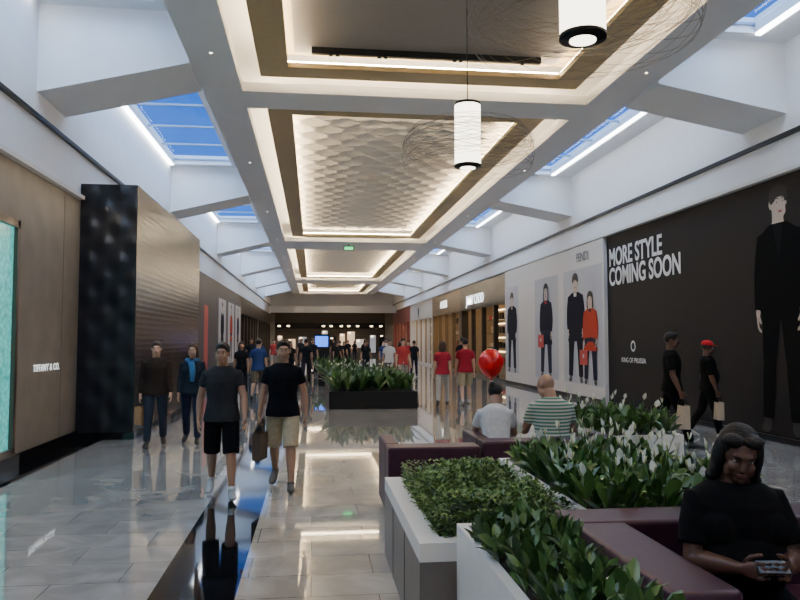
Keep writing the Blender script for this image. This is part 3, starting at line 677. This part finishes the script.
planter('planter',(.77,1.24,1.5,3.88,.72),PWHITE,PWHITE,.05)
clumps('leafy_plant_bed',.88,1.14,1.6,3.76,.685,.12,17,(.10,.16),(.28,.38),LEAFD,out=.8,droop=.3)
planter('planter',(3.0,4.2,7.9,9.6,.62),PWHITE,PWHITE,.05)
clumps('peace_lily_bed',3.1,4.1,8.0,9.5,.585,.24,13,(.24,.36),(.2,.3),LEAFL,out=.8,flowers=1,fl_h=(.3,.42))
planter('planter',(.4,2.6,18,23.5,.43),BLACK,BLACK,.06)
clumps('leafy_plant_bed',.6,2.4,18.2,23.3,.395,.34,15,(.40,.66),(.16,.24),LEAFD,out=.8,flowers=1,fl_h=(.5,.65))
planter('planter',(.2,2.0,27,32,.43),BLACK,BLACK,.06)
clumps('leafy_plant_bed',.4,1.8,27.2,31.8,.395,.5,10,(.5,.8),(.16,.24),LEAFD,out=.8)

def sofa(name,x0,x1,y0,y1,back,arms,zb=.75,at=.26,ah=None):
    L=[]; sh=.30; ah=ah or zb
    e=empty(name)
    by0,by1=(y1-.30,y1) if back=='+y' else (y0,y0+.30)
    L.append((x0,x1,by0,by1,.06,zb))
    sy0,sy1=(y0,by0) if back=='+y' else (by1,y1)
    ax0=x0+(at if 'l' in arms else 0); ax1=x1-(at if 'r' in arms else 0)
    if 'l' in arms: L.append((x0,x0+at,sy0,sy1,.06,ah))
    if 'r' in arms: L.append((x1-at,x1,sy0,sy1,.06,ah))
    L.append((ax0,ax1,sy0+.02,sy1,.06,sh))
    boxes('frame',L,PLUM,bev=.025,parent=e)
    n=max(1,round((ax1-ax0)/.75)); C=[]
    for i in range(n):
        w=(ax1-ax0)/n; C.append((ax0+i*w+.005,ax0+(i+1)*w-.005,sy0,sy1,sh,.44))
    boxes('seat_cushions',C,PLUM,bev=.035,parent=e)
    boxes('feet',[(x,x+.06,y,y+.06,0,.065) for x in (x0+.05,x1-.11) for y in (y0+.05,y1-.11)],BLACK,parent=e)
    return e
sofa('sofa',1.30,3.9,2.55,3.88,'+y','lr',.78,.28)
sofa('sofa',1.60,3.0,6.75,7.75,'-y','lr',.74,.14)
sofa('sofa',.70,1.58,6.75,7.75,'-y','l',.70,.14)
boxes('bench',[(.6,2.4,25,25.8,.08,.45,0),(.7,2.3,25.1,25.7,0,.08,1)],[PLUM,BLACK],bev=.02)

W=bpy.data.worlds.new('World'); S.world=W; W.use_nodes=True; nt=W.node_tree; bg=nt.nodes['Background']
tc=nt.nodes.new('ShaderNodeTexCoord'); sp=nt.nodes.new('ShaderNodeSeparateXYZ'); cr=nt.nodes.new('ShaderNodeValToRGB')
nt.links.new(tc.outputs['Generated'],sp.inputs[0]); nt.links.new(sp.outputs['Z'],cr.inputs[0]); nt.links.new(cr.outputs[0],bg.inputs[0])
cr.color_ramp.elements[0].color=(.05,.26,.95,1); cr.color_ramp.elements[1].color=(.02,.14,.75,1); bg.inputs[1].default_value=1.2
l=bpy.data.lights.new('sky_daylight','SUN'); l.energy=14; l.angle=R(120); l.color=(.68,.84,1)
o=bpy.data.objects.new('sky_daylight',l); o.rotation_euler=(R(8),0,0); COL.objects.link(o)
l=bpy.data.lights.new('wall_washer','AREA'); l.energy=9; l.color=(1,.85,.65); l.shape='RECTANGLE'; l.size=.06; l.size_y=3.2; o=bpy.data.objects.new('wall_washer',l); o.location=(-3.6,11.2,4.05); o.rotation_euler=(0,R(20),0); COL.objects.link(o)

c=bpy.data.cameras.new('camera'); c.lens=32.67; c.sensor_width=36; c.clip_end=300
o=bpy.data.objects.new('camera',c); o.location=(0,0,1.7); o.rotation_euler=(R(93.15),0,R(-6.83)); COL.objects.link(o); S.camera=o
